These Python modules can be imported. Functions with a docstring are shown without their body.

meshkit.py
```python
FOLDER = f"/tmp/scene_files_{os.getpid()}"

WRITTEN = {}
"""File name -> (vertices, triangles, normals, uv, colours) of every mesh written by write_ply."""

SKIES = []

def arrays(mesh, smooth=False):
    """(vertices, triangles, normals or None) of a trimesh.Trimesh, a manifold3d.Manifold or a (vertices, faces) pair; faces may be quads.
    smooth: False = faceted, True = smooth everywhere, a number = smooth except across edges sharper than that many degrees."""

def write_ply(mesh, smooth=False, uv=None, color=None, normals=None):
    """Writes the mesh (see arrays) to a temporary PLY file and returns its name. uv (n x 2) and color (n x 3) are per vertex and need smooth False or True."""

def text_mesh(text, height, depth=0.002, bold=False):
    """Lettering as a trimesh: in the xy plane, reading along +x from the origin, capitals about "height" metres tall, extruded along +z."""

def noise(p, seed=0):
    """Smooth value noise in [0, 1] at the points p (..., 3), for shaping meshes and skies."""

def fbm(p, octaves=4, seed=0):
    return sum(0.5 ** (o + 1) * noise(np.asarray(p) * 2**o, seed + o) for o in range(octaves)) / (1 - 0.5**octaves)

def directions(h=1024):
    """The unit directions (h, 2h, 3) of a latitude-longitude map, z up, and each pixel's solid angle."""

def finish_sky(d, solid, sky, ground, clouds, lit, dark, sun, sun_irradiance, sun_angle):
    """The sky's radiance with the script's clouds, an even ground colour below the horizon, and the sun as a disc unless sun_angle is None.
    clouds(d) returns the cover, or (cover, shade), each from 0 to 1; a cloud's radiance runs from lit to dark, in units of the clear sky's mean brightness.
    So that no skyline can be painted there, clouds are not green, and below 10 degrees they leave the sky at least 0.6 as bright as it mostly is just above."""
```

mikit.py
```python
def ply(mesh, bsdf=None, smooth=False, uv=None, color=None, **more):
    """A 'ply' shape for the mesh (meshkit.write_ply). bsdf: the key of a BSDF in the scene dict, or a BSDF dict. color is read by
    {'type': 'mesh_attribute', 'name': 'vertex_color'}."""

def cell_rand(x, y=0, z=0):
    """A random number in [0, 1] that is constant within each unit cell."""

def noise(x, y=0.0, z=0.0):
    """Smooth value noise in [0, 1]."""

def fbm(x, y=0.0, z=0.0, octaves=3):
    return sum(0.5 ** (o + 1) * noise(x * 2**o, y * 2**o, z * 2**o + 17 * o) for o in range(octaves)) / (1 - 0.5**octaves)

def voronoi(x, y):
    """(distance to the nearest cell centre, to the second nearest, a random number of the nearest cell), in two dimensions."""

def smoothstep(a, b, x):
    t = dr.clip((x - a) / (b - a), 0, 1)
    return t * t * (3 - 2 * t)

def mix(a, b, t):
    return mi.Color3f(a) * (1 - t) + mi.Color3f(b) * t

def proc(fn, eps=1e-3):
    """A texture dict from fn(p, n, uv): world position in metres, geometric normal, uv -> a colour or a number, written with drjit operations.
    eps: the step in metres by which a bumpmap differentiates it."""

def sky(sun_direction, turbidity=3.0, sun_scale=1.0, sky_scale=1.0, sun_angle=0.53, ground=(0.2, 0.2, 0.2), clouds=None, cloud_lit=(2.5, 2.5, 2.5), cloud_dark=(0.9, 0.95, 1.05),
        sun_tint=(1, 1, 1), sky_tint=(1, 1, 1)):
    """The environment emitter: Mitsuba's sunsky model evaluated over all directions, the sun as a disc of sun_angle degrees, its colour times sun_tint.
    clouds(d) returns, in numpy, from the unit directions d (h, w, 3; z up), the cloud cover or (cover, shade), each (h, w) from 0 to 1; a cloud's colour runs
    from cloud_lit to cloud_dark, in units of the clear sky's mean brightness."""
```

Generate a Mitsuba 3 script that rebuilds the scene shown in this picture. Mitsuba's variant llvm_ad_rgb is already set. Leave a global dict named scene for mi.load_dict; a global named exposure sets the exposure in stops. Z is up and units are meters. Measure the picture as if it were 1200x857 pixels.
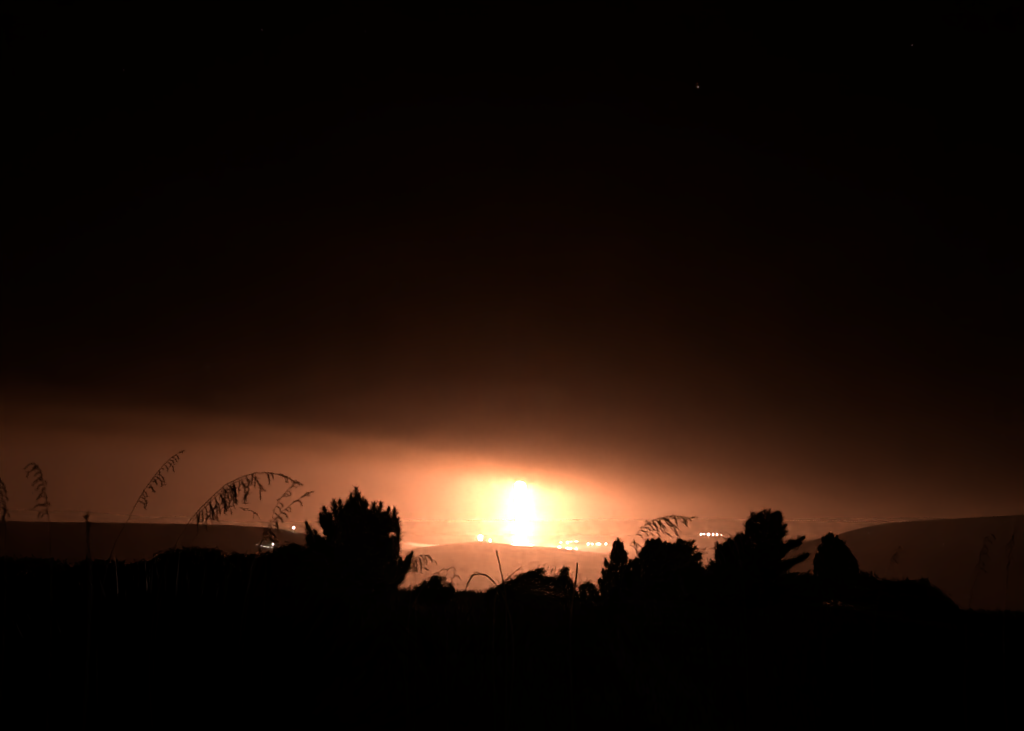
import math, random
import numpy as np, trimesh, mitsuba as mi, mikit, meshkit
from shapely.geometry import Polygon, Point

T = mi.ScalarTransform4f
scene, labels = {}, {}

# ---------------------------------------------------------------- camera, sky, exposure
F, HORIZON, CZ = 1177.6, 604.0, 250.0            # focal length in photo pixels, horizon row, eye height above the plain (m)
PITCH = math.atan((HORIZON - 428.5) / F)
FWD, UP = np.array([0, math.cos(PITCH), math.sin(PITCH)]), np.array([0, -math.sin(PITCH), math.cos(PITCH)])
EYE = np.array([0, 0, CZ])
exposure = 2.0
scene['camera'] = {'type': 'thinlens', 'fov': 2 * math.degrees(math.atan(600 / F)), 'fov_axis': 'x', 'near_clip': 0.1, 'far_clip': 60000.0,
                   'aperture_radius': 0.002, 'focus_distance': 40.0,
                   'to_world': T().look_at(origin=EYE.tolist(), target=(EYE + FWD).tolist(), up=[0, 0, 1]), 'medium': {'type': 'ref', 'id': 'haze_air'}}
scene['sky'] = mikit.sky((0.01, 1, 0.02), sun_scale=0.0, sky_scale=8e-6, sky_tint=(1.0, 0.7, 0.25))
scene['sky']['sampling_weight'] = 0.5
FIRE = np.array([1.0, 0.54, 0.41])              # colour of the burning column
FIRE_RADIANCE = 225.0
scene['haze_air'] = {'type': 'homogeneous', 'albedo': {'type': 'rgb', 'value': [0.97, 0.62, 0.38]}, 'sigma_t': {'type': 'rgb', 'value': 1.3e-4}, 'phase': {'type': 'hg', 'g': 0.81}}
scene['fog_air'] = {'type': 'homogeneous', 'albedo': {'type': 'rgb', 'value': [0.95, 0.42, 0.10]}, 'sigma_t': {'type': 'rgb', 'value': 1.0e-6}, 'phase': {'type': 'hg', 'g': 0.80}}

# ---------------------------------------------------------------- materials
def mat(name, base, var=0.35, freq=0.5, rough=0.9):
    base = np.array(base, float)
    def fn(p, n, uv):
        k = mikit.fbm(p.x * freq, p.y * freq, p.z * freq, 3)
        return mikit.mix((base * (1 - var)).tolist(), (base * (1 + var)).tolist(), k)
    scene[name] = {'type': 'twosided', 'bsdf': {'type': 'principled', 'base_color': mikit.proc(fn), 'roughness': rough, 'specular': 0.2}}
mat('soil_mat', (0.075, 0.055, 0.035), 0.5, 1.5)
mat('plain_mat', (0.11, 0.085, 0.055), 0.12, 0.0015)
mat('hill_mat', (0.10, 0.08, 0.05), 0.45, 0.006)
mat('dune_mat', (0.42, 0.36, 0.28), 0.2, 0.02)
mat('needle_mat', (0.035, 0.055, 0.025), 0.5, 3.0)
mat('leaf_mat', (0.05, 0.065, 0.028), 0.5, 3.0)
mat('bark_mat', (0.10, 0.07, 0.05), 0.5, 9.0)
mat('straw_mat', (0.20, 0.155, 0.085), 0.4, 20.0)
mat('green_blade_mat', (0.07, 0.075, 0.035), 0.5, 2.0)
mat('steel_mat', (0.3, 0.3, 0.3), 0.1, 0.2, 0.5)

# ---------------------------------------------------------------- helpers
def pt(u, v, d):
    """The point that lies d metres ahead (along y) in the direction of the photo pixel (u, v)."""
    r = np.array([1.0, 0, 0]) * (u - 600) / F + UP * (428.5 - v) / F + FWD
    return EYE + r * (d / r[1])
def numbered(name):
    used = {k.split('__')[0] for k in list(scene) + list(labels)} if '__' not in name else set(scene) | set(labels)
    if name not in used:
        return name
    i = 1
    while f'{name}_{i:03d}' in used:
        i += 1
    return f'{name}_{i:03d}'
def thing(name, label, cat, group=None):
    key = numbered(name)
    labels[key] = {'label': label, 'category': cat}
    if group:
        labels[key]['group'] = group
    return key
def obj(name, mesh, m, parent=None, smooth=False, kind=None, label=None, **more):
    key = numbered(f'{parent}__{name}' if parent else name)
    scene[key] = mikit.ply(mesh, m, smooth=smooth, **more)
    if kind or label:
        labels[key] = {k: v for k, v in (('kind', kind), ('label', label)) if v}
    return key
class MB:
    """Collects triangles."""
    def __init__(self): self.v, self.f, self.n = [], [], 0
    def add(self, v, f):
        v = np.asarray(v, float); self.v.append(v); self.f.append(np.asarray(f, int) + self.n); self.n += len(v); return self
    def get(self): return np.vstack(self.v), np.vstack(self.f)
def unit(a):
    a = np.asarray(a, float)
    return a / (np.linalg.norm(a, axis=-1, keepdims=True) + 1e-12)
def smooth_path(p, n):
    p = np.asarray(p, float)
    if len(p) < 3:
        t = np.linspace(0, 1, n)[:, None]; return p[0] * (1 - t) + p[-1] * t
    from scipy.interpolate import CubicSpline
    s = np.concatenate([[0], np.cumsum(np.linalg.norm(np.diff(p, axis=0), axis=1))])
    return CubicSpline(s, p)(np.linspace(0, s[-1], n))
def tube(points, r0, r1, sides=6):
    p = np.asarray(points, float); n = len(p)
    t = unit(np.gradient(p, axis=0))
    ref = np.where(np.abs(t[:, 2:]) < 0.9, [[0, 0, 1.0]], [[1.0, 0, 0]])
    a = unit(np.cross(t, ref)); b = np.cross(t, a)
    ang = np.arange(sides) * 2 * np.pi / sides
    r = np.linspace(r0, r1, n)[:, None, None]
    v = p[:, None] + r * (np.cos(ang)[None, :, None] * a[:, None] + np.sin(ang)[None, :, None] * b[:, None])
    i, j = np.meshgrid(np.arange(n - 1), np.arange(sides), indexing='ij')
    q = np.stack([i * sides + j, i * sides + (j + 1) % sides, (i + 1) * sides + (j + 1) % sides, (i + 1) * sides + j], -1).reshape(-1, 4)
    f = np.vstack([q[:, [0, 1, 2]], q[:, [0, 2, 3]]])
    v = np.vstack([v.reshape(-1, 3), p[:1], p[-1:]])
    k = np.arange(sides); e = n * sides
    f = np.vstack([f, np.c_[k * 0 + e, (k + 1) % sides, k], np.c_[k * 0 + e + 1, (n - 1) * sides + k, (n - 1) * sides + (k + 1) % sides]])
    return v, f
def spindles(base, axis, length, width):
    """Slender pointed seeds or buds: four sided, one per row of base."""
    base, axis = np.asarray(base, float), unit(axis); n = len(base)
    length, width = np.broadcast_to(length, n), np.broadcast_to(width, n)
    ref = np.where(np.abs(axis[:, 2:]) < 0.9, [[0, 0, 1.0]], [[1.0, 0, 0]])
    a = unit(np.cross(axis, ref)); b = np.cross(axis, a)
    mid = base + axis * (0.38 * length)[:, None]
    w = (0.5 * width)[:, None]
    v = np.stack([base, mid + a * w, mid + b * w * 0.8, mid - a * w, mid - b * w * 0.8, base + axis * length[:, None]], 1)
    f = np.array([[0, 2, 1], [0, 3, 2], [0, 4, 3], [0, 1, 4], [5, 1, 2], [5, 2, 3], [5, 3, 4], [5, 4, 1]])
    return v.reshape(-1, 3), (f[None] + (np.arange(n) * 6)[:, None, None]).reshape(-1, 3)
def blades(base, axis, length, width, rng, bend=0.0):
    """Needles and leaf blades: a narrow kite of two triangles per row."""
    base, axis = np.asarray(base, float), unit(axis); n = len(base)
    length, width = np.broadcast_to(length, n)[:, None], np.broadcast_to(width, n)[:, None]
    side = unit(np.cross(axis, rng.normal(size=(n, 3))))
    nrm = np.cross(axis, side)
    mid = base + axis * length * 0.45
    v = np.stack([base, mid + side * width / 2, base + axis * length - nrm * bend * length, mid - side * width / 2], 1)
    f = np.array([[0, 1, 2], [0, 2, 3]])
    return v.reshape(-1, 3), (f[None] + (np.arange(n) * 4)[:, None, None]).reshape(-1, 3)
def fbm2(x, y, f, seed=0, octaves=4):
    x, y = np.broadcast_arrays(np.asarray(x, float), np.asarray(y, float))
    return meshkit.fbm(np.stack([x * f, y * f, x * 0 + 3.7], -1), octaves, seed) - 0.5
def grid_mesh(X, Y, Z):
    m, n = X.shape
    i, j = np.meshgrid(np.arange(m - 1), np.arange(n - 1), indexing='ij')
    a = (i * n + j).ravel()
    f = np.vstack([np.c_[a, a + 1, a + n + 1], np.c_[a, a + n + 1, a + n]])
    return np.c_[X.ravel(), Y.ravel(), Z.ravel()], f

# ---------------------------------------------------------------- the lie of the land
def gz(x, y):
    """Height of the hilltop the photographer stands on."""
    x, y = np.asarray(x, float), np.asarray(y, float)
    yy = np.clip(y, 0, 60)
    z = CZ - 1.7 - 0.010 * yy - np.clip(0.035 * x * yy / 24, -0.40, 0.55)
    over = np.maximum(y - 25, 0)
    z = z - 0.40 * (np.sqrt(over * over + 36) - 6)
    out = np.maximum(np.abs(x) - 60, 0)
    z = z - 0.10 * (np.sqrt(out * out + 400) - 20)
    return z + 0.16 * fbm2(x, y, 0.45, 5)
ax = np.linspace(-1, 1, 241); ax = np.sign(ax) * (np.abs(ax) * 40 + np.abs(ax) ** 5 * 1100)
ay = np.concatenate([np.linspace(-60, -2, 30), np.linspace(-1.5, 45, 150), 45 + np.linspace(0.02, 1, 60) ** 2 * 900])
X, Y = np.meshgrid(ax, ay)
obj('hilltop_ground', grid_mesh(X, Y, np.maximum(gz(X, Y), -6)), 'soil_mat', smooth=True, kind='structure')
X, Y = np.meshgrid(np.linspace(-21900, 21900, 150), np.concatenate([np.linspace(-400, 15900, 90), np.linspace(16500, 39900, 40)]))
obj('plain', grid_mesh(X, Y, 4 * fbm2(X, Y, 0.0012, 9) * np.clip((15000 - Y) / 5000, 0, 1)), 'plain_mat', smooth=True, kind='structure')

SURF = {}
def ridge(name, d, crest_px, front, back, rough, seed, skew=0.0):
    """A hill whose crest runs d metres ahead (skew: metres further per metre sideways); crest_px: where its skyline lies in the photograph."""
    crest = []
    for u, v in crest_px:
        x = (u - 600) / F * d
        dd = d + skew * x
        p = pt(u, v, dd); crest.append((p[0], dd, p[2]))
    crest = np.array(crest)
    xs = np.linspace(crest[0, 0], crest[-1, 0], 260)
    cy, cz = np.interp(xs, crest[:, 0], crest[:, 1]), np.interp(xs, crest[:, 0], crest[:, 2])
    k = np.hanning(15); k /= k.sum()
    cz = np.convolve(np.pad(cz, 7, mode='edge'), k, 'valid')
    t = np.concatenate([np.linspace(-1, 0, 60), np.linspace(0.03, 1, 30)])
    X, Tt = np.meshgrid(xs, t)
    Y = cy[None] + np.where(Tt < 0, Tt * front, Tt * back)
    prof = 0.5 + 0.5 * np.cos(np.pi * Tt)
    Z = (cz[None] + 12) * prof - 12 + rough * fbm2(X, Y, 3.0 / front, seed, 5) * np.clip(1.2 - prof, 0.15, 1) * 2 + rough * 0.10 * fbm2(X, Y, 0.02, seed + 3, 3)
    SURF[name] = (np.c_[X.ravel(), Y.ravel()], Z.ravel())
    return obj(name, grid_mesh(X, Y, Z), 'hill_mat', smooth=True, kind='structure')
def on_hill(name, u, v, d0, d1):
    """Where the sight line of pixel (u, v) meets that hill."""
    from scipy.interpolate import griddata
    ds = np.linspace(d0, d1, 200); P = np.array([pt(u, v, q) for q in ds])
    z = griddata(*SURF[name], P[:, :2], fill_value=-50)
    hit = np.nonzero(P[:, 2] < z)[0]
    return ds[hit[0]] if len(hit) else d1
ridge('middle_hill', 5500, [(250, 700), (330, 680), (400, 662), (450, 648), (485, 642.5), (520, 638), (545, 635.5), (562, 635), (585, 636.5), (605, 639.5), (640, 641), (660, 643), (690, 647.5), (720, 650.5),
                            (780, 655), (850, 662), (950, 680), (1060, 700)], 1500, 900, 14, 21)
ridge('right_hill', 1400, [(760, 690), (840, 664), (900, 645), (940, 634), (962, 632.5), (985, 628), (1010, 619.5), (1030, 615), (1050, 612.5), (1100, 609), (1150, 606), (1200, 603), (1280, 600), (1400, 606), (1600, 625)], 1150, 600, 5, 33)
ridge('left_hill', 950, [(-700, 640), (-400, 612), (-200, 608), (-60, 609), (0, 610.5), (60, 612), (110, 612.5), (160, 613), (210, 614), (260, 615), (300, 617), (340, 621), (365, 628), (390, 642), (420, 664), (460, 695), (500, 720)], 720, 420, 2.8, 37)
ridge('left_ridge', 8200, [(-420, 640), (-250, 606), (-120, 598), (0, 596.5), (30, 598), (60, 600), (90, 598.5), (110, 602), (150, 603.5), (170, 606), (187, 607.5), (200, 604.5), (222, 605), (240, 609), (262, 610.5), (290, 613.5),
                           (320, 615), (352, 619), (400, 626), (460, 636), (560, 650)], 2600, 1500, 30, 47)
ridge('far_ridge', 13500, [(300, 616), (430, 612), (480, 609.5), (520, 610.5), (575, 609), (640, 610.5), (700, 608), (760, 609), (820, 607.5), (900, 609.5), (960, 607), (1010, 608), (1080, 606.5), (1150, 609), (1280, 611), (1400, 614)], 900, 700, 10, 59)
# pale dunes along the coast, lit by the fire
xs = np.linspace(-1250, -330, 120)
X, Tt = np.meshgrid(xs, np.linspace(-1, 1, 21))
env = np.clip(np.minimum(xs + 1250, -330 - xs) / 250, 0, 1)
Z = (17 + 34 * fbm2(xs, 0 * xs, 0.006, 61) + 16 * np.exp(-((xs + 830) / 45) ** 2))[None] * env[None] * np.cos(Tt * np.pi / 2) ** 2 - 5
obj('coastal_dunes', grid_mesh(X, 8300 + 160 * Tt, Z), 'dune_mat', smooth=True, kind='structure')

# ---------------------------------------------------------------- haze below, thinner fog above
from scipy.interpolate import PchipInterpolator
TOP = PchipInterpolator([0, 100, 200, 450, 1190, 2400, 4500, 8000], [22, 28, 37, 57, 95, 138, 182, 218])
def haze_top(x, y):
    q = x - 68
    y = np.clip(y, 0, 8000)
    left, right = 0.105 * np.maximum(-q, 0) * (y / 8000), 0.205 * np.maximum(q, 0) / np.sqrt(1 + (q / 1500) ** 2) * (y / 8000) ** 0.45
    bumps = 40 * fbm2(x, y, 0.0011, 91, 3) * (y / 8000)
    return CZ + TOP(y) + left / np.sqrt(1 + (q / 4500) ** 2) - right + bumps
def mist_top(x, y): return haze_top(x, y) + 2 + 48 * np.clip(y / 8000, 0, 1) ** 1.4 + 0.045 * np.maximum(-x, 0) * np.clip(y / 8000, 0, 1)
def veil_top(x, y): return mist_top(x, y) + 2 + 80 * np.clip(y / 8000, 0, 1) + 0.075 * np.maximum(-x, 0) * np.clip(y / 8000, 0, 1)
def slab(lo, hi):
    xs, ys = np.concatenate([[-22000, -15000], np.linspace(-9000, 9000, 61), [15000, 22000]]), np.concatenate([[-500, 0, 50, 100, 150, 200, 275, 350, 450, 600, 800, 1000, 1200, 1500, 1900, 2400, 3000, 3700, 4500, 5500, 6500, 7300, 8000], [12000, 16000, 40000]])
    X, Y = np.meshgrid(xs, ys); m, n = X.shape; N = m * n
    v1, f1 = grid_mesh(X, Y, hi(X, Y)); v0, f0 = grid_mesh(X, Y, lo(X, Y))
    f = [f1, f0[:, ::-1] + N]
    def side(ids):
        a, b = ids[:-1], ids[1:]
        f.append(np.vstack([np.c_[a, a + N, b + N], np.c_[a, b + N, b]]))
    I = np.arange(N).reshape(m, n)
    side(I[0]); side(I[-1][::-1]); side(I[::-1, 0]); side(I[:, -1])
    return np.vstack([v1, v0]), np.vstack(f)
scene['haze'] = {**mikit.ply(slab(lambda x, y: x * 0 - 14.0, haze_top)), 'bsdf': {'type': 'null'}, 'interior': {'type': 'ref', 'id': 'haze_air'}}
labels['haze'] = {'kind': 'stuff', 'label': 'orange lit haze lying over the plain below the fog'}
for key, lo, hi, sig, text in (('mist', haze_top, mist_top, 8.5e-5, 'soft sloping layer of thinner mist lying on the haze'), ('fog_veil', mist_top, veil_top, 3.2e-5, 'fading veil of fog above the mist layer'),
                               ('fog_bank', veil_top, lambda x, y: x * 0 + 2600.0, None, 'thin dark brown fog bank above the haze')):
    if sig:
        scene[key + '_air'] = {**scene['haze_air'], 'albedo': {'type': 'rgb', 'value': [0.95, 0.54, 0.26]}, 'sigma_t': {'type': 'rgb', 'value': sig}}
    scene[key] = {**mikit.ply(slab(lambda x, y, lo=lo: lo(x, y) + 1.5, hi)), 'bsdf': {'type': 'null'}, 'interior': {'type': 'ref', 'id': key + '_air' if sig else 'fog_air'}}
    labels[key] = {'kind': 'stuff', 'label': text}

# ---------------------------------------------------------------- the column of fire
fire = thing('fire_column', 'blinding white column of fire rising behind the middle hill into the fog', 'fire')
def glow(v): return {'emitter': {'type': 'area', 'radiance': {'type': 'rgb', 'value': (FIRE * v).tolist()}, 'sampling_weight': 100.0}}
CX, CY = 68.0, 8000.0
prof = [(38, 0), (38, 25), (36, 70), (35, 130), (35, 240), (37, 340), (40, 420), (41, 475), (37, 500), (24, 512), (0.5, 518)]
hs = np.linspace(0, 518, 60); rr = np.interp(hs, [p[1] for p in prof], [p[0] for p in prof])
ang = np.arange(28) * 2 * np.pi / 28
wob = 1 + 0.16 * fbm2(np.cos(ang)[None] * 2 + 5, hs[:, None] / 60 + np.sin(ang)[None], 1.0, 71, 3)
ox = 3.0 * np.sin(hs / 90)
V = np.stack([CX + ox[:, None] + rr[:, None] * wob * np.cos(ang), CY + rr[:, None] * wob * np.sin(ang), hs[:, None] + ang * 0], -1).reshape(-1, 3)
i, j = np.meshgrid(np.arange(59), np.arange(28), indexing='ij')
q = np.stack([i * 28 + j, i * 28 + (j + 1) % 28, (i + 1) * 28 + (j + 1) % 28, (i + 1) * 28 + j], -1).reshape(-1, 4)
obj('flame', (V, q), 'steel_mat', fire, smooth=True, **glow(FIRE_RADIANCE))
ball = trimesh.creation.icosphere(3, 1.0); bv = np.array(ball.vertices)
bv = bv * (1 + 0.25 * (meshkit.fbm(bv * 2.2 + 9, 3, 5) - 0.5))[:, None] * [95, 80, 26] + [CX + 4, CY - 60, 10]
obj('fire_base', (bv, np.array(ball.faces)), 'steel_mat', fire, smooth=True, **glow(FIRE_RADIANCE * 0.25))

# ---------------------------------------------------------------- distant lamps
lamp_box = trimesh.creation.box((1, 1, 1))
def lamp(u, v, w, h, d, label, group=None, power=80.0, tint=(1.0, 0.93, 0.85), ground=0.0, name='floodlight'):
    p = pt(u, v, d); s = d / F
    k = thing(name, label, 'light', group)
    ww, hh = 0.6 * w * s, 0.8 * h * s
    m = lamp_box.copy(); m.apply_scale((ww, 0.5 * hh, hh)); m.apply_translation(p)
    obj('lamp_head', m, 'steel_mat', k, emitter={'type': 'area', 'radiance': {'type': 'rgb', 'value': [power * t for t in tint]}, 'sampling_weight': 0.02})
    top = p[2] - hh / 2
    if top - ground > 1.0:
        obj('mast', tube([(p[0], p[1] + 0.3 * hh, ground - 2), (p[0], p[1] + 0.3 * hh, top + 0.3 * hh)], 0.03 * s + 0.1, 0.02 * s + 0.08, 6), 'steel_mat', k)
lamp(563, 630.3, 7, 7, 8200, 'big square floodlight shining above the middle hill crest, left of the fire column', power=70, ground=-2)
lamp(574.5, 633.8, 3, 3, 8200, 'small floodlight between the big square floodlight and the fire column', power=70, ground=-2)
A = [(655.5, 641.7, 5, 2.6, 'brightest wide floodlight at the left end of the lower row right of the fire column'), (666.5, 643, 9, 1.9, 'long low floodlight in the middle of the lower row right of the fire column'),
     (675.5, 643.4, 2.5, 1.3, 'small floodlight at the right end of the lower row right of the fire column'), (657, 635.8, 2.6, 1.5, 'left floodlight of the small upper row just right of the fire column'),
     (665, 636, 2.6, 2.2, 'brightest floodlight of the small upper row just right of the fire column'), (669.3, 635, 1.4, 1.4, 'tiny dot light in the small upper row just right of the fire column'),
     (675.5, 634.7, 4, 1.1, 'flat streak light at the right end of the small upper row by the fire column')]
for u, v, w, h, t in A: lamp(u, v, w, h, 7300, t, power=60, ground=-2)
B = [(689.4, 637.5, 2.4, 2.2, 'first light from the left in the row of four above the hill slope'), (694, 637.5, 1.7, 1.6, 'second and smallest light in the row of four above the hill slope'),
     (701.3, 637.6, 7, 2.0, 'long third light in the row of four above the hill slope'), (710, 637.5, 2.5, 2.2, 'last round light in the row of four above the hill slope')]
for u, v, w, h, t in B: lamp(u, v, w, h, 8400, t, power=70, ground=-2)
C = [(821.3, 626.3, 2.6, 2.4, 'first light of the far row of six between the bushy pine and the spreading pine'), (825.2, 626.3, 1.8, 1.8, 'second light of the far row of six between the two pines'),
     (830.3, 626.3, 5, 2.6, 'widest and brightest light of the far row of six between the two pines'), (835.6, 626.5, 2.8, 2.6, 'fourth light of the far row of six, right beside the widest one'),
     (840.3, 626.6, 2.2, 2.0, 'fifth light from the left in the far row of six between the two pines'), (845.3, 627.3, 1.2, 1.3, 'faintest light at the right end of the far row of six')]
for u, v, w, h, t in C: lamp(u, v, w, h, 11800, t, power=150, tint=(1, 0.95, 0.88), ground=-2)
hz = on_hill('left_hill', 344.3, 624, 230, 1900)
lamp(344.3, 618.6, 3.0, 2.8, hz, 'lone white lamp on the dark slope left of the spiky pine', power=9, tint=(1, 0.85, 0.68), ground=pt(344.3, 624, hz)[2])
hz = on_hill('left_hill', 320, 640, 230, 1900)
lamp(320, 637.6, 2.2, 2.2, hz, 'small white lamp just above the slanting string of lights', power=5, tint=(1, 0.95, 0.85), ground=pt(320, 640, hz)[2])
D_ = [(301, 638.6, 2.2, 0.5), (306, 639.6, 2.6, 0.7), (310, 640.4, 3.0, 0.9), (314.2, 641.3, 2.2, 1.0), (318.3, 642.0, 1.6, 0.9)]
for (u, v, w, h), t in zip(D_, ['dim streak at the left end of the slanting string of lights in the valley', 'second streak from the left in the slanting string of valley lights', 'middle streak in the slanting string of valley lights',
                                'fourth streak in the slanting string of valley lights', 'last light at the right end of the slanting string of valley lights']):
    hz = on_hill('left_hill', u, v + 1, 230, 1900)
    lamp(u, v, w * 1.2, h * 1.0, hz - 2, t, power=.6, tint=(1, 0.93, 0.8), ground=pt(u, v + 1, hz)[2] - 1)
lamp(1018.3, 624.6, 0.9, 0.9, on_hill('right_hill', 1018.3, 625.8000000000001, 230, 1900) - 6, 'tiny pale light near the left shoulder of the right hill', power=.35, tint=(1, 0.9, 0.75), ground=pt(1018.3, 625.9, on_hill('right_hill', 1018.3, 625.8000000000001, 230, 1900))[2] - 4, name='house_light')
lamp(1105.6, 637.8, 0.8, 0.8, on_hill('right_hill', 1105.6, 639.0, 230, 1900) - 6, 'faint tiny light low on the face of the right hill', power=0.5, tint=(1, 0.85, 0.7), ground=pt(1105.6, 639.0999999999999, on_hill('right_hill', 1105.6, 639.0, 230, 1900))[2] - 4, name='house_light')
lamp(1177.5, 611.6, 0.8, 0.8, on_hill('right_hill', 1177.5, 612.8000000000001, 230, 1900) - 6, 'faint tiny light high on the right hill near the photo edge', power=0.35, tint=(1, 0.85, 0.7), ground=pt(1177.5, 612.9, on_hill('right_hill', 1177.5, 612.8000000000001, 230, 1900))[2] - 4, name='house_light')

# ---------------------------------------------------------------- stars
ico = trimesh.creation.icosphere(1, 1.0)
for u, v, b, t in [(428, 37, 1.0, 'faint star highest in the middle of the night sky'), (818, 102, .9, 'faint star in the upper right part of the dark sky'), (1069, 53, .6, 'dim star near the top right corner of the sky'),
                   (1081, 310, .8, 'faint star alone on the right, halfway up the dark sky'), (461, 323, .6, 'faint star left of the middle in the brown part of the sky'), (244, 430, .9, 'faint star low on the left above the nodding grass'),
                   (307, 35, .35, 'very dim star left of the highest one at the top of the sky'), (145, 82, .35, 'very dim star in the upper left of the sky'), (852, 418, .5, 'dim star low on the right above the spreading pine'),
                   (38, 578, 3.5, 'brightest star, low on the far left beside the blurred seed head'), (1146, 548, .7, 'dim star low near the right edge above the right hill')]:
    k = thing('star', t, 'star')
    m = ico.copy(); m.apply_scale(24.0); m.apply_translation(pt(u, v, 50000.0))
    scene[k] = mikit.ply(m, 'steel_mat', emitter={'type': 'area', 'radiance': {'type': 'rgb', 'value': [0.14 * b, 0.14 * b, 0.16 * b]}, 'sampling_weight': 0.002})

# ---------------------------------------------------------------- pines
def needles_on(mb, P0, P1, r, n, rng, width, candle=0.0, whorl=1.0):
    """A needle-covered shoot from P0 to P1: r = radius of the brush."""
    ax_ = P1 - P0; L = np.linalg.norm(ax_); a = ax_ / L
    t = rng.uniform(0.0, 1.0, n)
    rad = rng.normal(size=(n, 3)); rad -= (rad @ a)[:, None] * a; rad = unit(rad)
    tilt = np.radians(np.interp(t, [0, .3, .7, 1], [62, 52, 40, 20]) + rng.normal(0, 14, n))
    d = a * np.cos(tilt)[:, None] + rad * np.sin(tilt)[:, None]
    ln = r * np.interp(t, [0, .2, .6, 1], [0.9, 1.25, 1.25, 0.8]) * rng.uniform(.45, 1.45, n)
    mb.add(*blades(P0 + a * (t * L)[:, None], d, ln, width * 1.5, rng, 0.05))
    mb.add(*tube([P0, P1], width * 0.8, width * 0.5, 5))
    if candle:
        mb.add(*spindles([P1 - a * 0.3 * candle], [a + rng.normal(0, .05, 3)], [candle * 1.3], [width * 2.6]))
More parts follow.
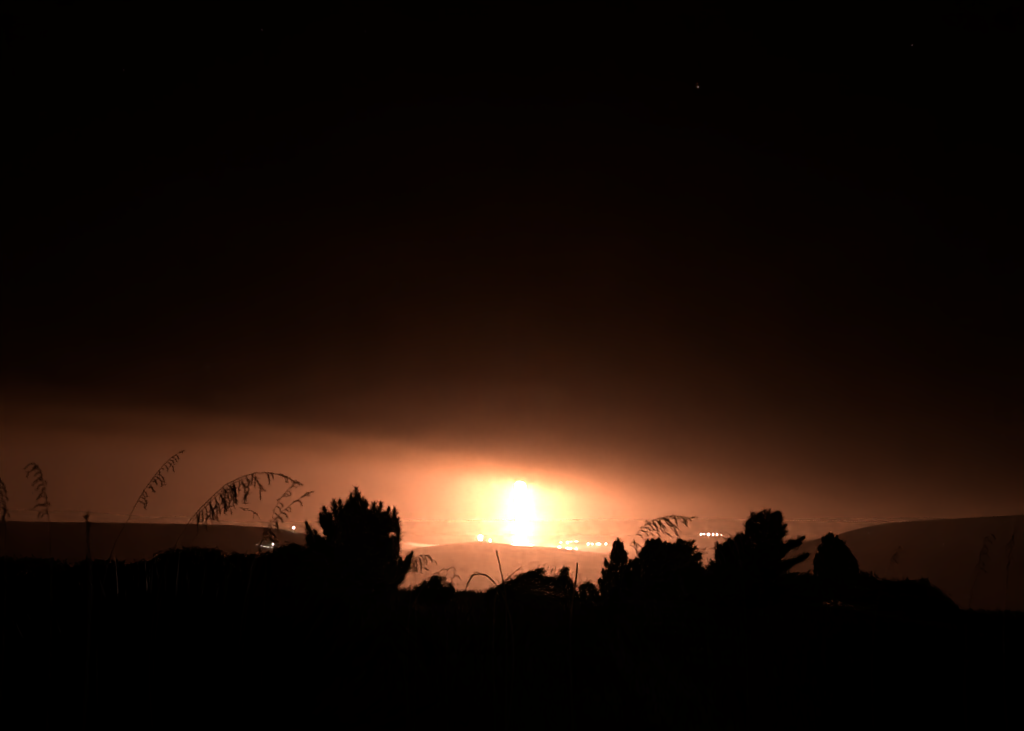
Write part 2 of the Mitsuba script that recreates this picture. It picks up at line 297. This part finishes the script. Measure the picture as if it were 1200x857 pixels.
def pine(label, d, base_u, tips, outline, seed, group=None, shoot_px=20, r_px=5.6, fill=150, needles=260, candle_px=4.5, top=None, trunk_r=0.07, depth=None, gap=5.0, name='pine_tree', ring=4.2, out=1.0):
    """tips: (u, v[, aim_u, aim_v]) photo pixels where the shoots of the outline end; outline: polygon of the crown."""
    rng = np.random.default_rng(seed); s = d / F
    k = thing(name, label, 'tree', group)
    poly = Polygon(outline).buffer(0)
    u0, v0, u1, v1 = poly.bounds
    cw = (u1 - u0) * s
    depth = depth or 0.42 * cw
    topu, topv = top or min(((t[0], t[1]) for t in tips), key=lambda q: q[1])
    bx = pt(base_u, 640, d); base = np.array([bx[0], d, float(gz(bx[0], d)) - 0.15])
    ptop = pt(topu, topv + 6, d)
    mid = base * 0.5 + ptop * 0.5 + rng.normal(0, 0.04, 3) * [1, 1, 0]
    tr = smooth_path([base, mid, ptop], 14)
    obj('trunk', tube(tr, trunk_r, trunk_r * 0.18, 9), 'bark_mat', k, smooth=True)
    def trunk_at(z):
        z = np.clip(z, base[2] + 0.15, ptop[2])
        return np.array([np.interp(z, tr[:, 2], tr[:, 0]), np.interp(z, tr[:, 2], tr[:, 1]), z])
    def limb(tip_base, aim):
        reach = np.hypot(*(tip_base - trunk_at(tip_base[2]))[:2])
        start = trunk_at(tip_base[2] - 0.55 * reach - 0.1)
        m = start * 0.45 + tip_base * 0.55; m[2] -= 0.10 * reach
        return smooth_path([start, m, tip_base - aim * 0.06, tip_base], 9)
    for t in tips:
        off = rng.uniform(-.35, .35) * depth
        P1 = pt(t[0], t[1] + candle_px, d + off)
        aim = unit(pt(t[2], t[3], d + off) - pt(t[0], t[1], d + off)) * -1 if len(t) > 3 else unit(np.array([(t[0] - base_u) * 0.005, rng.normal(0, .08), 1.0]))
        L = shoot_px * s * rng.uniform(.7, 1.15)
        P0 = P1 - aim * L
        lp = limb(P0, aim)
        obj('branch', tube(lp, 0.018, 0.008, 6), 'bark_mat', k, smooth=True)
        mb = MB(); needles_on(mb, P0, P1, r_px * s * rng.uniform(.9, 1.15), needles, rng, 0.55 * s, candle_px * s)
        if len(t) > 3:                                   # an upswept branch is clothed along its outer half
            for a_, b_ in zip(lp[4:-1], lp[5:]):
                needles_on(mb, a_, b_ + (b_ - a_) * .4, r_px * s * .75, needles // 3, rng, 0.5 * s)
        obj('shoot', mb.get(), 'needle_mat', k)
        # side shoots that stand up along the outer half of the branch
        for q in (0.55, 0.75):
            b = lp[int(q * 8)] + rng.normal(0, .02, 3)
            tt = b + unit(np.array([rng.normal(0, .35), rng.normal(0, .35), 1.0])) * L * .8
            pu, pv = project(tt)
            if poly.contains(Point(pu, pv - 2)):
                mb2 = MB(); needles_on(mb2, b, tt, r_px * s, needles, rng, 0.55 * s, candle_px * s * .5)
                obj('shoot', mb2.get(), 'needle_mat', k)
    # small shoots all round the outline
    ext, per = poly.exterior, poly.exterior.length
    for q in (np.arange(0, per, ring) if ring else ()):
        e = ext.interpolate(q + rng.uniform(-1.5, 1.5)); c = poly.centroid
        if e.y > v1 - 12:
            continue
        off = rng.uniform(-.7, .7) * depth
        o = np.array([e.x - base_u, 0.6 * (e.y - c.y)]); o = o / (np.linalg.norm(o) + 1e-6)
        L = shoot_px * s * rng.uniform(.35, .75) * (1 + .3 * (out - 1))
        aim = unit(np.array([o[0] * rng.uniform(.2, .9) * out, rng.normal(0, .25), 1.0 + .4 * -o[1]]))
        P0 = pt(e.x - o[0] * 4 + rng.normal(0, 1), e.y + 4 + rng.normal(0, 1.5), d + off)
        lp = limb(P0, aim)
        bk = obj('branch', tube(lp, 0.012, 0.006, 5), 'bark_mat', k, smooth=True)
        mb = MB(); needles_on(mb, P0, P0 + aim * L, r_px * s * rng.uniform(.6, 1.0), needles // 2, rng, 0.5 * s, candle_px * s * .6)
        obj('shoot', mb.get(), 'needle_mat', bk)
    mb, wood, got = MB(), MB(), 0
    inner = poly.buffer(-gap)
    while got < fill:
        u, v = rng.uniform(u0, u1), rng.uniform(v0, v1)
        if not inner.contains(Point(u, v)) or (meshkit.noise(np.array([u / 9.0, v / 11.0, seed]), 3) < 0.27 and v < v0 + 0.6 * (v1 - v0)):
            continue
        edge = min(1.0, poly.exterior.distance(Point(u, v)) / (0.3 * (u1 - u0)))
        off = rng.uniform(-1, 1) * depth * (0.25 + 0.75 * math.sqrt(edge))
        P1 = pt(u, v, d + off)
        aim = unit(np.array([(u - base_u) * 0.008 + rng.normal(0, .25), off * 0.5 + rng.normal(0, .25), 1.0]))
        P0 = P1 - aim * shoot_px * s * rng.uniform(.75, 1.1)
        if P0[2] < gz(P0[0], P0[1]):
            P0[2] = float(gz(P0[0], P0[1])); P1 = P0 + aim * shoot_px * s
        needles_on(mb, P0, P1, r_px * s * rng.uniform(.9, 1.3), needles, rng, 0.6 * s, candle_px * s * 0.4)
        if got % 3 == 0:
            wood.add(*tube(limb(P0, aim), 0.014, 0.006, 5))
        got += 1
    ck = obj('crown', mb.get(), 'needle_mat', k, kind='stuff')
    obj('twigs', wood.get(), 'bark_mat', ck, kind='stuff')
    return k
def project(p):
    r = np.asarray(p) - EYE
    z = r @ FWD
    return 600 + F * r[0] / z, 428.5 - F * (r @ UP) / z

pine('spiky young pine with many upright shoots, tallest left of the fire column', 27.0, 418,
     [(417, 569.5), (411.5, 576), (421, 577), (391.5, 584.5), (398.5, 583.5), (380, 592), (425, 583), (428.5, 584), (438.5, 587), (445.5, 586.5), (434.5, 594), (455.5, 592.5), (462.5, 593.5), (466, 606), (467.5, 616), (467, 627), (466.5, 637),
      (359.5, 610), (364, 617), (369.5, 620), (374, 626), (361, 627), (367, 633), (376, 600), (464, 648), (457, 657), (386, 600), (404, 592), (450, 598), (482.5, 644.5, 478, 656), (477, 650, 473, 661), (469, 651), (474, 656), (479, 655), (471, 662, 464, 671), (463, 660), (407, 584), (416, 584), (430, 596), (441, 596), (452, 604), (459, 606), (383, 606), (394, 595)],
     [(362, 634), (370, 632), (377, 632), (378, 606), (385, 603), (391, 598), (403, 595), (410, 586), (423, 586), (428, 598), (433, 606), (438, 600), (447, 598), (456, 605), (464, 608), (466, 640), (462, 655), (467, 664), (474, 660), (478, 664), (474, 676), (470, 700), (350, 700), (348, 672), (358, 655)],
     101, fill=330, trunk_r=0.09, ring=0, gap=3.0)
pine('small slim sapling pine with open top, left edge of the right hand trees', 25.0, 723,
     [(724.3, 630.5), (720.5, 637), (728.5, 636.5), (717, 646.5), (732.5, 646), (709.5, 653.5), (713, 660), (738.5, 656), (735, 664), (706.5, 666), (703, 677), (741, 668), (726, 648)],
     [(721, 640), (729, 640), (732, 652), (738, 660), (742, 675), (742, 700), (700, 700), (704, 682), (709, 670), (713, 665), (717, 655)],
     102, shoot_px=11, r_px=3.6, gap=3.0, fill=130, needles=200, candle_px=2.0, trunk_r=0.045)
pine('dense bushy pine with flat lumpy top beside the slim sapling', 26.0, 783,
     [(754, 643.5), (759.5, 634.5), (765, 633), (772.5, 632), (769, 634), (779.3, 636), (785, 638), (795.5, 633.5), (801, 634.5), (812, 634.5, 806, 641), (814, 641.5, 806, 648), (819, 648, 810, 655), (820, 653, 811, 658), (750, 654), (743, 658), (790, 638), (806, 637)],
     [(751, 652), (758, 641), (773, 638), (780, 643), (788, 645), (797, 640), (808, 640), (810, 650), (812, 658), (822, 664), (826, 680), (826, 705), (738, 705), (741, 664)],
     103, shoot_px=13, r_px=5.0, gap=4.0, fill=300, needles=240, candle_px=1.0, trunk_r=0.06)
pine('tall spreading pine with two upswept branches on its right side', 26.0, 893,
     [(880.5, 606.5), (884, 608), (892, 601), (895, 603), (901, 598.5), (908, 602), (911.5, 600), (914, 604), (920, 614.5, 914, 622), (921, 622, 913, 628), (877, 612), (874, 623), (866, 627), (854.5, 632), (841.5, 637), (840, 648), (861, 634),
      (941, 628.5, 930, 636), (929.5, 632.5, 920, 637), (935, 634, 926, 640), (946, 648.5, 936, 654), (938, 653, 927, 656), (931, 656, 919, 658), (848, 640), (870, 630)],
     [(877, 614), (892, 609), (912, 609), (915, 620), (913, 632), (917, 640), (914, 646), (912, 655), (916, 662), (914, 668), (918, 690), (918, 710), (832, 710), (836, 660), (844, 646), (856, 640), (870, 632), (876, 626)],
     104, shoot_px=15, r_px=5.6, fill=280, needles=240, candle_px=2.0, trunk_r=0.08)
pine('rounded dark conifer standing alone against the right hill', 30.0, 978,
     [(969.5, 628), (975, 626.5), (980.5, 629.5), (965.5, 631), (988, 637), (992.5, 642), (964, 642), (958, 650), (999.5, 651.5), (1001.5, 660), (957, 662), (984, 633), (972, 625.5), (961, 640), (995, 645.5), (955.5, 655), (1002.5, 656)],
     [(966, 634), (975, 631), (984, 635), (991, 645), (998, 655), (1002, 668), (1004, 700), (952, 700), (956, 665), (961, 650)],
     105, shoot_px=12, r_px=3.6, gap=6.0, ring=4.6, out=2.2, fill=220, needles=240, candle_px=1.0, trunk_r=0.08, name='conifer')

# ---------------------------------------------------------------- shrubs along the brow
def shrub(label, d, outline, seed, leaf_px=2.2, density=1.7, group=None, stems=7, name='shrub', lump=2.0, thick=None):
    rng = np.random.default_rng(seed); s = d / F
    k = thing(name, label, 'bush', group)
    poly = Polygon(outline).buffer(0)
    u0, v0, u1, v1 = poly.bounds
    n = int(poly.area * density * 4.5 * (2.2 / leaf_px) ** 2)
    thick = thick or 0.35 * (u1 - u0) * s
    # leaf clumps
    nc = max(40, int(poly.area / 9))
    C_ = []
    while len(C_) < nc:
        u, v = rng.uniform(u0, u1), rng.uniform(v0, v1)
        q = Point(u, v)
        if poly.contains(q):
            e = min(1.0, poly.exterior.distance(q) / (0.35 * min(u1 - u0, 2 * (v1 - v0))))
            C_.append(pt(u, v, d + rng.uniform(-1, 1) * thick * (0.25 + 0.75 * math.sqrt(e))))
    C_ = np.array(C_)
    C_[:, 2] = np.maximum(C_[:, 2], gz(C_[:, 0], C_[:, 1]) + 0.05)
    which = rng.integers(0, nc, n)
    P = C_[which] + rng.normal(size=(n, 3)) * lump * s
    # stray sprigs that stand out of the outline
    ext = poly.exterior; sp = []
    for q in np.arange(0, ext.length, 3.5):
        e = ext.interpolate(q + rng.uniform(-1.5, 1.5))
        if e.y > v1 - 8 or rng.uniform() < .35:
            continue
        b0 = pt(e.x, e.y + 3, d + rng.uniform(-.6, .6) * thick)
        ax0 = unit(np.array([(e.x - (u0 + u1) / 2) / (u1 - u0) * 1.2 + rng.normal(0, .35), rng.normal(0, .3), 1.0]))
        tt = np.linspace(0, rng.uniform(4, 11) * s, rng.integers(7, 14))
        sp.append(b0 + tt[:, None] * ax0 + rng.normal(0, .45 * s, (len(tt), 3)))
    sp = np.vstack(sp)
    P = np.vstack([P, sp]); which = np.concatenate([which, np.argmin(((sp[:, None] - C_[None]) ** 2).sum(-1), 1)]); n = len(P)
    P[:, 2] = np.maximum(P[:, 2], gz(P[:, 0], P[:, 1]) + 0.02)
    dirs = unit(P - C_[which] + [0, 0, 0.6 * lump * s] + rng.normal(size=(n, 3)) * lump * s * .5)
    cu = (u0 + u1) / 2; root = pt(cu, v1, d); root = np.array([root[0], d, float(gz(root[0], d)) - 0.1])
    for i in rng.choice(nc, min(stems, nc), replace=False):
        e = C_[i]; m = root * .5 + e * .5 + [0, 0, 0.08]
        r0 = root + np.array([(e[0] - root[0]) * .35, (e[1] - root[1]) * .35, 0]); r0[2] = float(gz(r0[0], r0[1])) - 0.05
        obj('stem', tube(smooth_path([r0, m, e], 7), 0.014, 0.004, 5), 'bark_mat', k, smooth=True)
    obj('foliage', blades(P, dirs, leaf_px * s * rng.uniform(.7, 1.3, n), leaf_px * s * .7 * rng.uniform(.7, 1.3, n), rng), 'leaf_mat', k, kind='stuff')
    return k
shrub('broad rounded leafy bush in the middle, below the fire column', 23.0, [(566, 702), (572, 695), (580, 690), (588, 686), (596, 682), (602, 681), (608, 676), (613, 675), (618, 672), (626, 672), (631, 669), (636, 668), (641, 667.5), (648, 672), (654, 675), (660, 677), (668, 684), (674, 694), (676, 704)], 201, leaf_px=1.8, lump=1.7, density=1.5)
shrub('thin upright sprig rising from the right end of the rounded bush', 22.0, [(658.5, 690), (657.5, 672), (660, 664.5), (664, 667), (665, 676), (669, 680), (671, 690), (672, 702), (656, 702)], 202, leaf_px=2.2, lump=1.0, density=1.6, stems=4, thick=0.1, name='leafy_sprig')
shrub('low bush between the thin bare stick and the slim sapling', 24.0, [(674, 704), (678, 692), (683, 687), (690, 685), (697, 687), (702, 692), (706, 704)], 203, leaf_px=1.8, lump=1.5)
shrub('low dark bush in front of the spiky pine, under its right branch', 21.0, [(478, 705), (488, 690), (500, 682), (508, 677), (516, 676), (524, 681), (530, 690), (534, 705)], 204, leaf_px=1.7, lump=1.7)
shrub('ragged low shrub at the left foot of the spiky pine', 22.0, [(285, 700), (292, 656), (310, 652), (326, 647), (335, 642), (346, 641), (352, 644), (362, 645), (372, 660), (376, 700)], 205, leaf_px=2.0, lump=2.2)
shrub('wide dark thicket under the big arching grass', 20.0, [(170, 705), (178, 660), (190, 652), (205, 648), (225, 646), (243, 648), (258, 650), (275, 654), (290, 656), (296, 705)], 206, leaf_px=2.2, lump=2.4)
shrub('black thicket in the lower left corner of the view', 19.0, [(-40, 710), (-40, 662), (-10, 660), (30, 658), (70, 663), (110, 662), (150, 664), (180, 662), (190, 710)], 207, leaf_px=2.4, lump=2.6)
shrub('low shrub under the two upswept pine branches', 27.0, [(905, 710), (912, 678), (925, 674), (940, 676), (958, 675), (966, 710)], 208, leaf_px=2.0, lump=2.2)
shrub('sloping bush at the right foot of the rounded conifer', 27.0, [(990, 710), (996, 670), (1006, 671), (1020, 674), (1030, 680), (1042, 690), (1048, 710)], 209, leaf_px=2.0, lump=2.2)
shrub('flat topped bush low on the right, last before the bare slope', 26.0, [(1026, 715), (1033, 688), (1042, 683), (1048, 685), (1060, 682), (1068, 684), (1078, 681), (1086, 684), (1088, 690), (1096, 692), (1099, 699), (1108, 702), (1114, 709), (1122, 718)], 210, leaf_px=2.0, lump=2.2)
shrub('low bush hiding the foot of the spreading pine', 24.0, [(818, 712), (824, 668), (834, 662), (846, 664), (866, 672), (884, 680), (900, 690), (908, 712)], 211, leaf_px=2.0, lump=2.0)

# ---------------------------------------------------------------- grasses close to the camera
def root_of(u, d, rng):
    p = pt(u, 640, d); return np.array([p[0], p[1], float(gz(p[0], p[1])) - 0.03])
def spikelet(P, hang, L, rng, n=7, w=0.0022, spread=.75):
    """One drooping branchlet with its seeds."""
    hang = unit(hang); mb = MB()
    end = P + hang * L; m = P + unit(hang + [0, 0, .5]) * L * .45
    path = smooth_path([P, m, end], 6)
    mb.add(*tube(path, w * .32, w * .2, 4))
    t = np.linspace(.22, 1.0, n)
    pos = np.stack([np.interp(t * 5, np.arange(6), path[:, i]) for i in range(3)], 1)
    ax_ = unit(hang + rng.normal(size=(n, 3)) * (spread if n > 3 else .22))
    k_ = 1.0 if n > 3 else 1.8
    mb.add(*spindles(pos - ax_ * L * .12, ax_, k_ * L * rng.uniform(.28, .48, n), 1.7 * w * rng.uniform(.8, 1.3, n)))
    return mb.get()
def grass(label, d, path_px, spikes, seed, r=0.0016, root_u=None, group=None, name='grass_stalk', leaves=(), seeds=7, w=0.0024, tip_r=None, depth_drift=0.15, extra=None):
    """path_px: the stem from low to tip in photo pixels; spikes: (fraction along the stem, du, dv) of every hanging branchlet, in pixels."""
    rng = np.random.default_rng(seed); s = d / F
    k = thing(name, label, 'grass', group)
    def along(path):
        dd = d + np.linspace(0, depth_drift, len(path)); return np.array([pt(u, v, q) for (u, v), q in zip(path, dd)])
    p = along(path_px); low = p[0]
    ru = root_u if root_u is not None else path_px[0][0] - (path_px[1][0] - path_px[0][0]) * .6
    root = root_of(ru, d - 0.05, rng)
    full = smooth_path(np.vstack([[root], [root * .45 + low * .55 + (low - root) * [.0, 0, .02]], p]), 44)
    obj('stem', tube(full, r * 1.5, (tip_r or r * .45) * 1.5, 6), 'straw_mat', k, smooth=True)
    top = smooth_path(p, 60)
    for fr, du, dv in spikes:
        i = fr * 59; P = np.array([np.interp(i, np.arange(60), top[:, c]) for c in range(3)])
        h = np.array([du * s, rng.normal(0, .25) * abs(dv) * s, -dv * s]) * rng.uniform(.75, 1.2) + rng.normal(0, 1.6 * s, 3)
        obj('spikelet', spikelet(P, h, np.linalg.norm(h), rng, seeds, w), 'straw_mat', k)
    for lf in leaves:
        q = along(lf); q = smooth_path(q, 12); q[:, 1] += np.linspace(0, .1, 12)
        n = len(q); wd = 0.0045 * np.sin(np.linspace(.35, np.pi, n)) ** .8 + .0003
        sd = unit(np.cross(np.gradient(q, axis=0), [0.3, 1, 0.1]))
        nn = unit(np.cross(sd, np.gradient(q, axis=0)))
        V = np.concatenate([q + sd * wd[:, None] / 2 + nn * .0006, q - nn * .0006, q - sd * wd[:, None] / 2 + nn * .0006])
        i = np.arange(n - 1)
        f = np.vstack([np.c_[i, i + n, i + n + 1, i + 1], np.c_[i + n, i + 2 * n, i + 2 * n + 1, i + n + 1]])
        obj('leaf', (V, f), 'straw_mat', k, smooth=True)
    return k
R_ = np.random.default_rng(7)
def row(a, b, n, du, dv, jit=.35, grow=(1, 1)):
    out = []
    for i, t in enumerate(np.linspace(a, b, n)):
        g = grow[0] + (grow[1] - grow[0]) * i / max(1, n - 1)
        out.append((float(t), float(du * g * (1 + R_.normal(0, jit)) + R_.normal(0, 1)), float(dv * g * (1 + R_.normal(0, jit * .7)))))
    return out
grass('largest arching grass stalk with a fringe of hanging seed tufts, left of the pine', 3.2,
      [(205, 640), (219.8, 614.4), (232, 598.7), (249, 582), (266, 567), (278.6, 561), (293, 555.6), (308, 553.5), (322.7, 555), (335, 559), (350, 567.5)],
      [(.24, 7, 12), (.27, 2, 16), (.31, 6, 19), (.34, 9, 24), (.37, 3, 20), (.40, 6, 25), (.42, 10, 28), (.45, 4, 24), (.47, 7, 22), (.50, 9, 18), (.53, 5, 17), (.55, 3, 22), (.58, 8, 20), (.60, 2, 27), (.63, 6, 18), (.66, 10, 24),
       (.685, 1, 12), (.70, 1, 17), (.76, 8, 17), (.78, 6, 10), (.84, 9, 9), (.88, 7, 5), (.92, 8, 5), (.96, 6, 4), (1.0, 5, 3), (.50, 14, 30), (.46, 16, 26)], 301, r=.0019, seeds=9, w=.0030)
grass('slender second stalk running just under the largest arching grass', 3.15,
      [(208, 642), (222, 616), (234.5, 600.5), (251, 584), (268, 569.5), (281, 563), (290, 560)],
      row(.35, .98, 9, 5, 15), 302, r=.0012, seeds=8, w=.0028)
grass('short hooked stalk with seeds under the largest arching grass', 3.1, [(220, 648), (231, 626), (243, 609), (252, 596), (262, 589), (270, 600)],
      row(.45, .95, 7, 4, 9), 303, r=.0012, seeds=6)
grass('steep feathery grass stalk left of the spiky pine', 3.4, [(299.6, 653), (312, 622), (318.5, 609), (322.7, 594.5), (329, 584), (337.4, 573.5), (348, 566)],
      [(.30, -3, 6), (.36, 6, 6), (.42, -4, 3), (.46, 5, 7), (.52, 6, 4), (.56, -3, 4), (.60, 6, 5), (.66, 7, 6), (.71, -3, 3), (.74, 8, 1), (.78, 9, 2), (.84, 6, 2), (.88, 8, -2), (.93, 5, -3), (.98, 4, -2)], 304, r=.0013, seeds=6, w=.0030)
grass('leaning feathery grass stalk crossing the steep one left of the pine', 3.5, [(301.7, 651), (314, 619.7), (322.7, 608), (333, 597.6), (345.8, 588), (353, 583.5), (363.5, 578.5)],
      [(.22, 9, 14), (.28, 10, 14), (.33, 3, 13), (.37, 12, 8), (.42, 6, 11), (.46, 13, 6), (.50, 5, 9), (.55, 12, 3), (.60, 9, 3), (.66, 6, 5), (.72, 9, -2), (.78, 6, 3), (.86, 8, -4), (.92, 6, -3), (.97, 6, -3)], 305, r=.0013, seeds=6, w=.0030)
grass('small bare hooked stem beside the feathery stalks', 3.3, [(312, 648), (312, 636.5), (308, 615.5), (302.7, 605), (295.4, 598.7), (286, 598.3)], [(.98, -5, 1), (.9, -6, 1)], 306, r=.0011, seeds=4, leaves=[[(302, 604), (296, 601), (291, 603), (288.5, 609)]])
grass('tall nodding grass stalk with seeds on its right side, far left', 3.3, [(136, 634), (140, 626), (152.6, 605), (163, 584), (175.7, 565), (188.3, 549), (203, 534.6), (214, 529)],
      [(.40, 8, 6), (.44, 7, 7), (.47, 5, 4), (.50, 10, 6), (.54, 9, 5), (.57, 7, 9), (.60, 9, 6), (.63, 5, 5), (.66, 9, 11), (.69, 11, 12), (.72, 5, 6), (.75, 6, 4), (.79, 5, 6), (.82, 8, 7), (.85, 5, 5), (.88, 5, 3), (.92, 4, 3), (.96, 5, 0), (.99, 5, -2)], 307, r=.0015, seeds=7, w=.0028)
grass('blurred upright seed head near the left edge', 1.5, [(59, 640), (57.5, 613), (55.5, 597), (52.6, 573.5), (47.6, 551.7), (41, 544)],
      [(t, -6 - 3 * (i % 3), 5 + 2 * (i % 2)) for i, t in enumerate(np.linspace(.34, .97, 15))] + [(t, 2, 7) for t in np.linspace(.4, .85, 7)], 308, r=.0009, seeds=6, w=.0016)
grass('dim seed head cut off by the left edge of the view', 1.5, [(6, 640), (5, 603), (3, 589), (0, 570), (-6, 556)], [(t, 3 + 2 * (i % 2), 7) for i, t in enumerate(np.linspace(.3, .95, 11))] + [(t, -6, 6) for t in np.linspace(.3, .9, 6)], 309, r=.0009, seeds=6, w=.0016)
grass('short thick dark stalk end between the seed head and the nodding grass', 1.0, [(105, 650), (104, 634), (102.5, 618), (101.5, 604)], [(1.0, 1, -4), (.9, 2, -5), (.8, -2, -6), (.7, 2, -6), (.6, -2, -6)], 310, r=.0009, tip_r=.0007, seeds=5, w=.002)
# right of the spiky pine
grass('drooping grass spray hanging right beside the spiky pine branch', 4.2, [(482, 690), (483, 675), (485, 655), (492.5, 650.5), (499, 651), (506, 657.5)], [(.55, 2, 16), (.6, 5, 14), (.68, 4, 10), (.75, 7, 9), (.82, 6, 5), (.9, 4, 6), (.97, 6, 4), (.45, 2, 12)], 311, r=.0015, seeds=7, w=.0038)
grass('thin grass with a long curved droop next to the spiky pine', 4.3, [(487, 694), (486, 672), (487, 655), (491, 658), (494, 664), (500, 668)], [(.5, -2, 10), (.6, 2, 12), (.95, 4, 4)], 312, r=.0016, seeds=6, w=.0038)
grass('fine twiggy grass leaning right over the low dark bush', 4.5, [(492, 694), (503.7, 677), (510, 672), (518, 668.5), (526.5, 666.5)], [(.35, 3, -5), (.5, 6, -2), (.62, 5, 4), (.75, 6, -3), (.85, 5, 3), (.98, 5, -1)], 313, r=.0015, seeds=5, w=.0036)
grass('wispy short grass right of the low dark bush', 4.5, [(528, 698), (530, 684), (531, 676), (533, 672)], [(.6, 5, -3), (.75, 6, 2), (.9, 4, -4), (.5, -4, -4)], 314, r=.0014, seeds=5, w=.0032)
grass('bare stem bent over into an arch below the left floodlight', 4.0, [(587, 693), (583, 687), (574, 677.5), (567, 672.6), (560, 673), (554, 674.5), (548, 684), (545.5, 692)], [(.52, -4, 1), (.44, 4, 2), (.62, -3, 3)], 315, r=.0024, tip_r=.0018, seeds=4, name='bare_stem')
grass('straight dark stem tilted left, below the fire column', 4.0, [(592, 692), (591, 687), (587, 669), (581.4, 645.5)], [], 316, r=.0028, tip_r=.0018, name='bare_stem')
grass('hair thin stem leaning right from the foot of the straight dark stem', 4.0, [(583, 690), (586, 686), (598, 675), (612, 664)], [], 317, r=.0019, tip_r=.0013, name='bare_stem')
grass('upright bare stick at the right end of the rounded bush', 4.5, [(671, 703), (672.6, 694), (675, 678), (676.6, 660)], [(.3, 2, -5)], 318, r=.0034, tip_r=.0026, name='bare_stem')
# over the right hand pines
grass('pale wind bent oat grass arching over the bushy pine', 3.6, [(733, 656), (736, 645), (740.7, 634.6), (746.7, 625.5), (754.3, 616.4), (765, 609.6), (777, 606), (792, 604.6), (811, 608)],
      [(.16, 6, 6), (.19, 9, 5), (.24, 5, 9), (.30, 8, 6), (.36, 10, 5), (.40, 12, 5), (.44, 13, 4), (.47, 10, 8), (.50, 9, 10), (.53, 6, 10), (.55, 11, 14), (.58, 10, 13), (.61, 7, 12), (.64, 14, 12), (.70, 7, 6), (.72, 9, 6), (.76, 8, 6), (.80, 7, 9), (.83, 8, 8),
       (.87, 6, 9), (.90, 6, 6), (.94, 6, 4), (.98, 6, 2), (.60, 20, 22), (.62, 22, 20), (.5, -6, 1), (.42, -5, 1)], 319, r=.0007, tip_r=.0004, seeds=3, w=.0036, name='oat_grass')
grass('short oat grass tip between the bushy pine and the spreading pine', 3.8, [(826, 672), (825, 656), (824, 648), (821, 643.5), (817, 645)], [(.75, 4, 3), (.85, -4, 2), (.6, 4, -4), (.55, 6, 0)], 320, r=.0006, seeds=5, w=.0026, name='oat_grass')
grass('stiff blades sticking out left of the spreading pine', 4.0, [(868, 660), (864, 640), (858, 626)], [], 321, r=.0010, name='grass_clump', leaves=[[(866, 650), (862, 632), (857.5, 624)], [(862, 655), (856, 636), (850, 628)], [(872, 650), (871, 632), (868, 621)], [(850, 660), (846, 646), (834, 645)], [(846, 662), (843, 650), (841, 637), (848, 641)]])
grass('faint feathery stalk against the right hill, right of the conifer', 2.2, [(1032, 690), (1039.5, 667), (1046, 652), (1055, 639)], [(t, 5 - 2 * (i % 2), 4) for i, t in enumerate(np.linspace(.45, .98, 9))], 322, r=.0008, seeds=5, w=.0014)
grass('faint tall feathery stalk near the right edge', 2.0, [(1138, 700), (1145, 671), (1152, 646), (1161, 625)], [(t, 6 - 9 * (i % 2), 6) for i, t in enumerate(np.linspace(.4, .98, 11))], 323, r=.0008, seeds=5, w=.0014)
grass('faint seed stalk nearest the right edge', 2.0, [(1178, 700), (1181, 671), (1184, 646), (1188, 625)], [(t, -5 + 9 * (i % 2), 6) for i, t in enumerate(np.linspace(.5, .98, 9))], 324, r=.0008, seeds=5, w=.0014)

# grass tussocks on the brow
def tussock(label, u, d, h, n, spread, seed):
    rng = np.random.default_rng(seed); k = thing('grass_tussock', label, 'grass')
    x0 = pt(u, 640, d)[0]
    x = x0 + rng.normal(0, spread, n); y = d + rng.normal(0, spread, n)
    b = np.stack([x, y, gz(x, y) - .02], 1)
    lean = np.stack([(x - x0) / spread * .25 + rng.normal(0, .15, n), (y - d) / spread * .25, np.ones(n)], 1)
    obj('blades', blades(b, lean, h * rng.uniform(.5, 1.05, n), 0.0045, rng, .3), 'green_blade_mat', k, kind='stuff')
tussock('dark grass tussock at the foot of the largest arching grass', 213, 6.0, 1.46, 900, .16, 401)
tussock('loose grass tussock between the arching grass and the feathery stalks', 262, 7.0, 1.28, 500, .22, 402)
tussock('low tussock left of the bent over bare stem', 536, 14.0, .42, 300, .25, 403)
tussock('low tussock on the brow left of the middle bush', 563, 15.0, .45, 300, .3, 404)

# short grass covering the hilltop
rng = np.random.default_rng(500)
n = 60000
y = 1.2 + 27 * rng.uniform(0, 1, n) ** .8
x = rng.uniform(-1, 1, n) * (2 + y * .62)
b = np.stack([x, y, gz(x, y) - .01], 1)
hgt = (0.06 + 0.22 * np.clip(fbm2(x, y, .8, 77) + .5, 0, 1) ** 2) * rng.uniform(.5, 1.3, n)
obj('grass', blades(b, rng.normal(0, .3, (n, 3)) + [0, 0, 1], hgt, .006 + .0003 * y, rng, .2), 'green_blade_mat', kind='stuff', label='short dark grass covering the hilltop in front')
